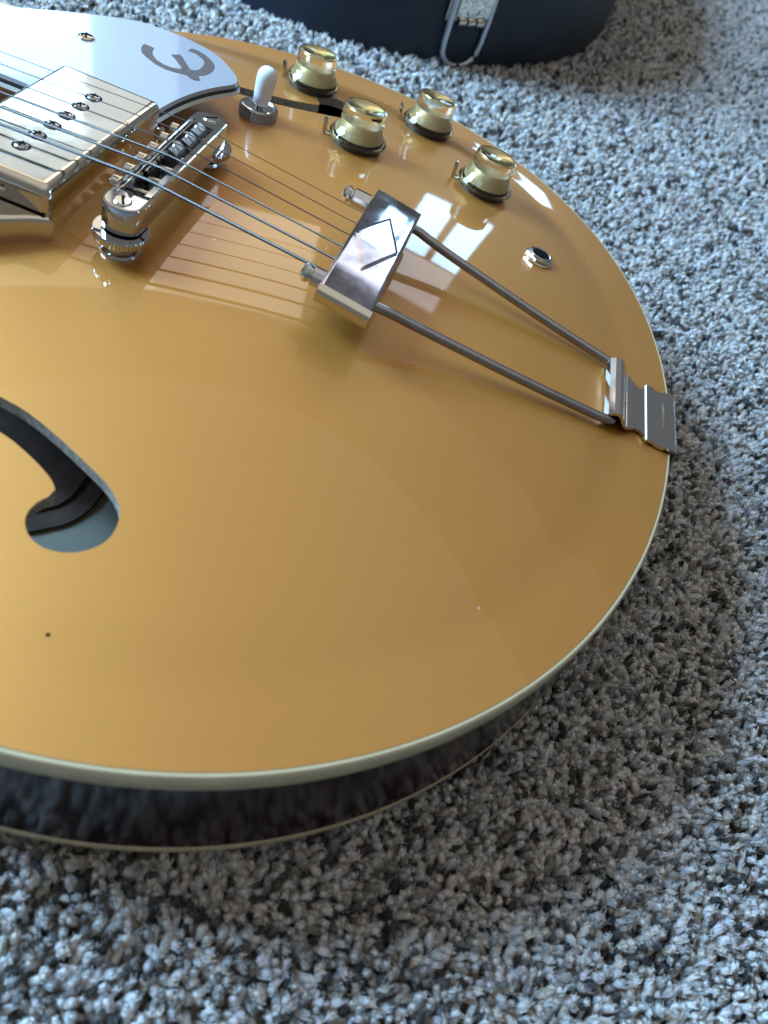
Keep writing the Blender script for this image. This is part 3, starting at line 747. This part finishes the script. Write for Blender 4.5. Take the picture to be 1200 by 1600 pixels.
# ------------------------------------------------------------------ carpet pile
def tuft_mesh(i):
    """one cut yarn: a soft twisted core with loose fibre ends round it"""
    r = random.Random(100+i)
    g = G(); n = 6; pts, rr = [], []
    bx, by = r.uniform(-1, 1)*1.6, r.uniform(-1, 1)*1.6; cx, cy = r.uniform(-1, 1)*0.7, r.uniform(-1, 1)*0.7
    L = r.uniform(7.2, 8.8)
    path = lambda t: Vector((bx*t*t+cx*math.sin(t*4), by*t*t+cy*math.sin(t*3.2+1), L*t))
    for k in range(n):
        t = k/(n-1); pts.append(path(t)); rr.append([0.6, 0.85, 1.05, 1.2, 1.15, 0.6][k]*r.uniform(0.85, 1.15))
    g.tube(pts, rr, 6)
    g.v = [(v[0]+r.uniform(-.15, .15), v[1]+r.uniform(-.15, .15), v[2]+r.uniform(-.12, .12)) for v in g.v]
    for k in range(26):                      # fibres wound round the core, ends splayed at the tip
        a0 = r.uniform(0, 6.28); t0 = r.uniform(0.3, 0.75); tw = r.uniform(0.8, 2.0); fl = r.uniform(0.25, 0.5); sp = r.uniform(0.0, 0.9)
        q = []
        for m_ in range(4):
            t = t0+fl*m_/3; c = path(min(t, 1.08)); rad_ = (1.0 if t < 0.85 else 0.75)+sp*(m_/3)**2*0.7+0.08
            a = a0+tw*m_/3; q.append(c+Vector((rad_*math.cos(a), rad_*math.sin(a), 0.1*m_)))
        g.tube(q, [0.20, 0.22, 0.18, 0.07], 3, cap=False)
    me = bpy.data.meshes.new('pile_tuft'); me.from_pydata([(v[0]*S, v[1]*S, v[2]*S) for v in g.v], [], g.f); me.update(); me.shade_smooth()
    me.materials.append(MT['pile'])
    return bpy.data.objects.new('pile_tuft', me)
tufts = bpy.data.collections.new('pile_tufts')
for i in range(9): tufts.objects.link(tuft_mesh(i))
def pile(name, x0, x1, y0, y1, step, scale, label):
    xs, ys = np.meshgrid(np.arange(x0, x1, step), np.arange(y0, y1, step)); xs = xs.ravel()+rng.uniform(-.55, .55, xs.size)*step; ys = ys.ravel()+rng.uniform(-.55, .55, ys.size)*step
    k = ~inside(offset_poly(OUT, -55), xs, ys) & ~inside([(x+cb[0], y+cb[1]) for x, y in offset_poly(co, -14)], xs, ys)
    xs, ys = xs[k], ys[k]; n = len(xs)
    # the body presses the pile down a little
    me = bpy.data.meshes.new(name); me.from_pydata(np.stack([xs*S, ys*S, np.full(n, 0.0003)], 1).tolist(), [], []); me.update()
    clump = np.sin(xs*0.21+1.3*np.sin(ys*0.17))*np.sin(ys*0.19+1.7*np.sin(xs*0.13))
    lx = 0.22*np.sin(xs*0.035+1.1*np.sin(ys*0.027)); ly = 0.22*np.sin(ys*0.031+1.4*np.sin(xs*0.022)+1.0)
    rot = np.stack([rng.normal(0, 0.45, n)+lx, rng.normal(0, 0.45, n)+ly, rng.uniform(0, 6.28, n)], 1)
    scl = scale*(rng.uniform(0.82, 1.18, n)+0.08*clump)
    ti = np.clip(rng.beta(1.1, 0.62, n)+0.10*clump, 0, 1)
    for nm, tp, arr in (('rot', 'FLOAT_VECTOR', rot), ('scl', 'FLOAT', scl), ('tint', 'FLOAT', ti), ('hue', 'FLOAT', rng.uniform(0, 1, n))):
        a = me.attributes.new(nm, tp, 'POINT'); a.data.foreach_set('vector' if tp == 'FLOAT_VECTOR' else 'value', np.ascontiguousarray(arr, dtype=np.float32).ravel())
    a = me.attributes.new('pick', 'INT', 'POINT'); a.data.foreach_set('value', rng.integers(0, 9, n).astype(np.int32))
    o = bpy.data.objects.new(name, me); C.objects.link(o)
    ng = bpy.data.node_groups.new('scatter_pile', 'GeometryNodeTree')
    ng.interface.new_socket('Geometry', in_out='INPUT', socket_type='NodeSocketGeometry'); ng.interface.new_socket('Geometry', in_out='OUTPUT', socket_type='NodeSocketGeometry')
    N = ng.nodes; gi = N.new('NodeGroupInput'); go = N.new('NodeGroupOutput'); ip = N.new('GeometryNodeInstanceOnPoints'); ci = N.new('GeometryNodeCollectionInfo')
    ci.inputs['Collection'].default_value = tufts; ci.inputs['Separate Children'].default_value = True; ci.inputs['Reset Children'].default_value = True
    def attr(nm, tp):
        q = N.new('GeometryNodeInputNamedAttribute'); q.data_type = tp; q.inputs['Name'].default_value = nm
        return [s for s in q.outputs if s.enabled and s.name == 'Attribute'][0]
    L = ng.links
    L.new(gi.outputs[0], ip.inputs['Points']); L.new(ci.outputs[0], ip.inputs['Instance']); ip.inputs['Pick Instance'].default_value = True
    L.new(attr('pick', 'INT'), ip.inputs['Instance Index']); L.new(attr('rot', 'FLOAT_VECTOR'), ip.inputs['Rotation']); L.new(attr('scl', 'FLOAT'), ip.inputs['Scale'])
    L.new(ip.outputs[0], go.inputs[0])
    md = o.modifiers.new('scatter', 'NODES'); md.node_group = ng
    tag(o, label, 'carpet pile', kind='stuff'); return o
pile('carpet_pile', -330, 470, -330, 330, 2.0, 0.90, 'short twisted grey carpet pile round the near side of the guitar')
pile('carpet_pile', -420, 900, 330, 1500, 2.75, 1.2, 'grey carpet pile round the black case behind the guitar')
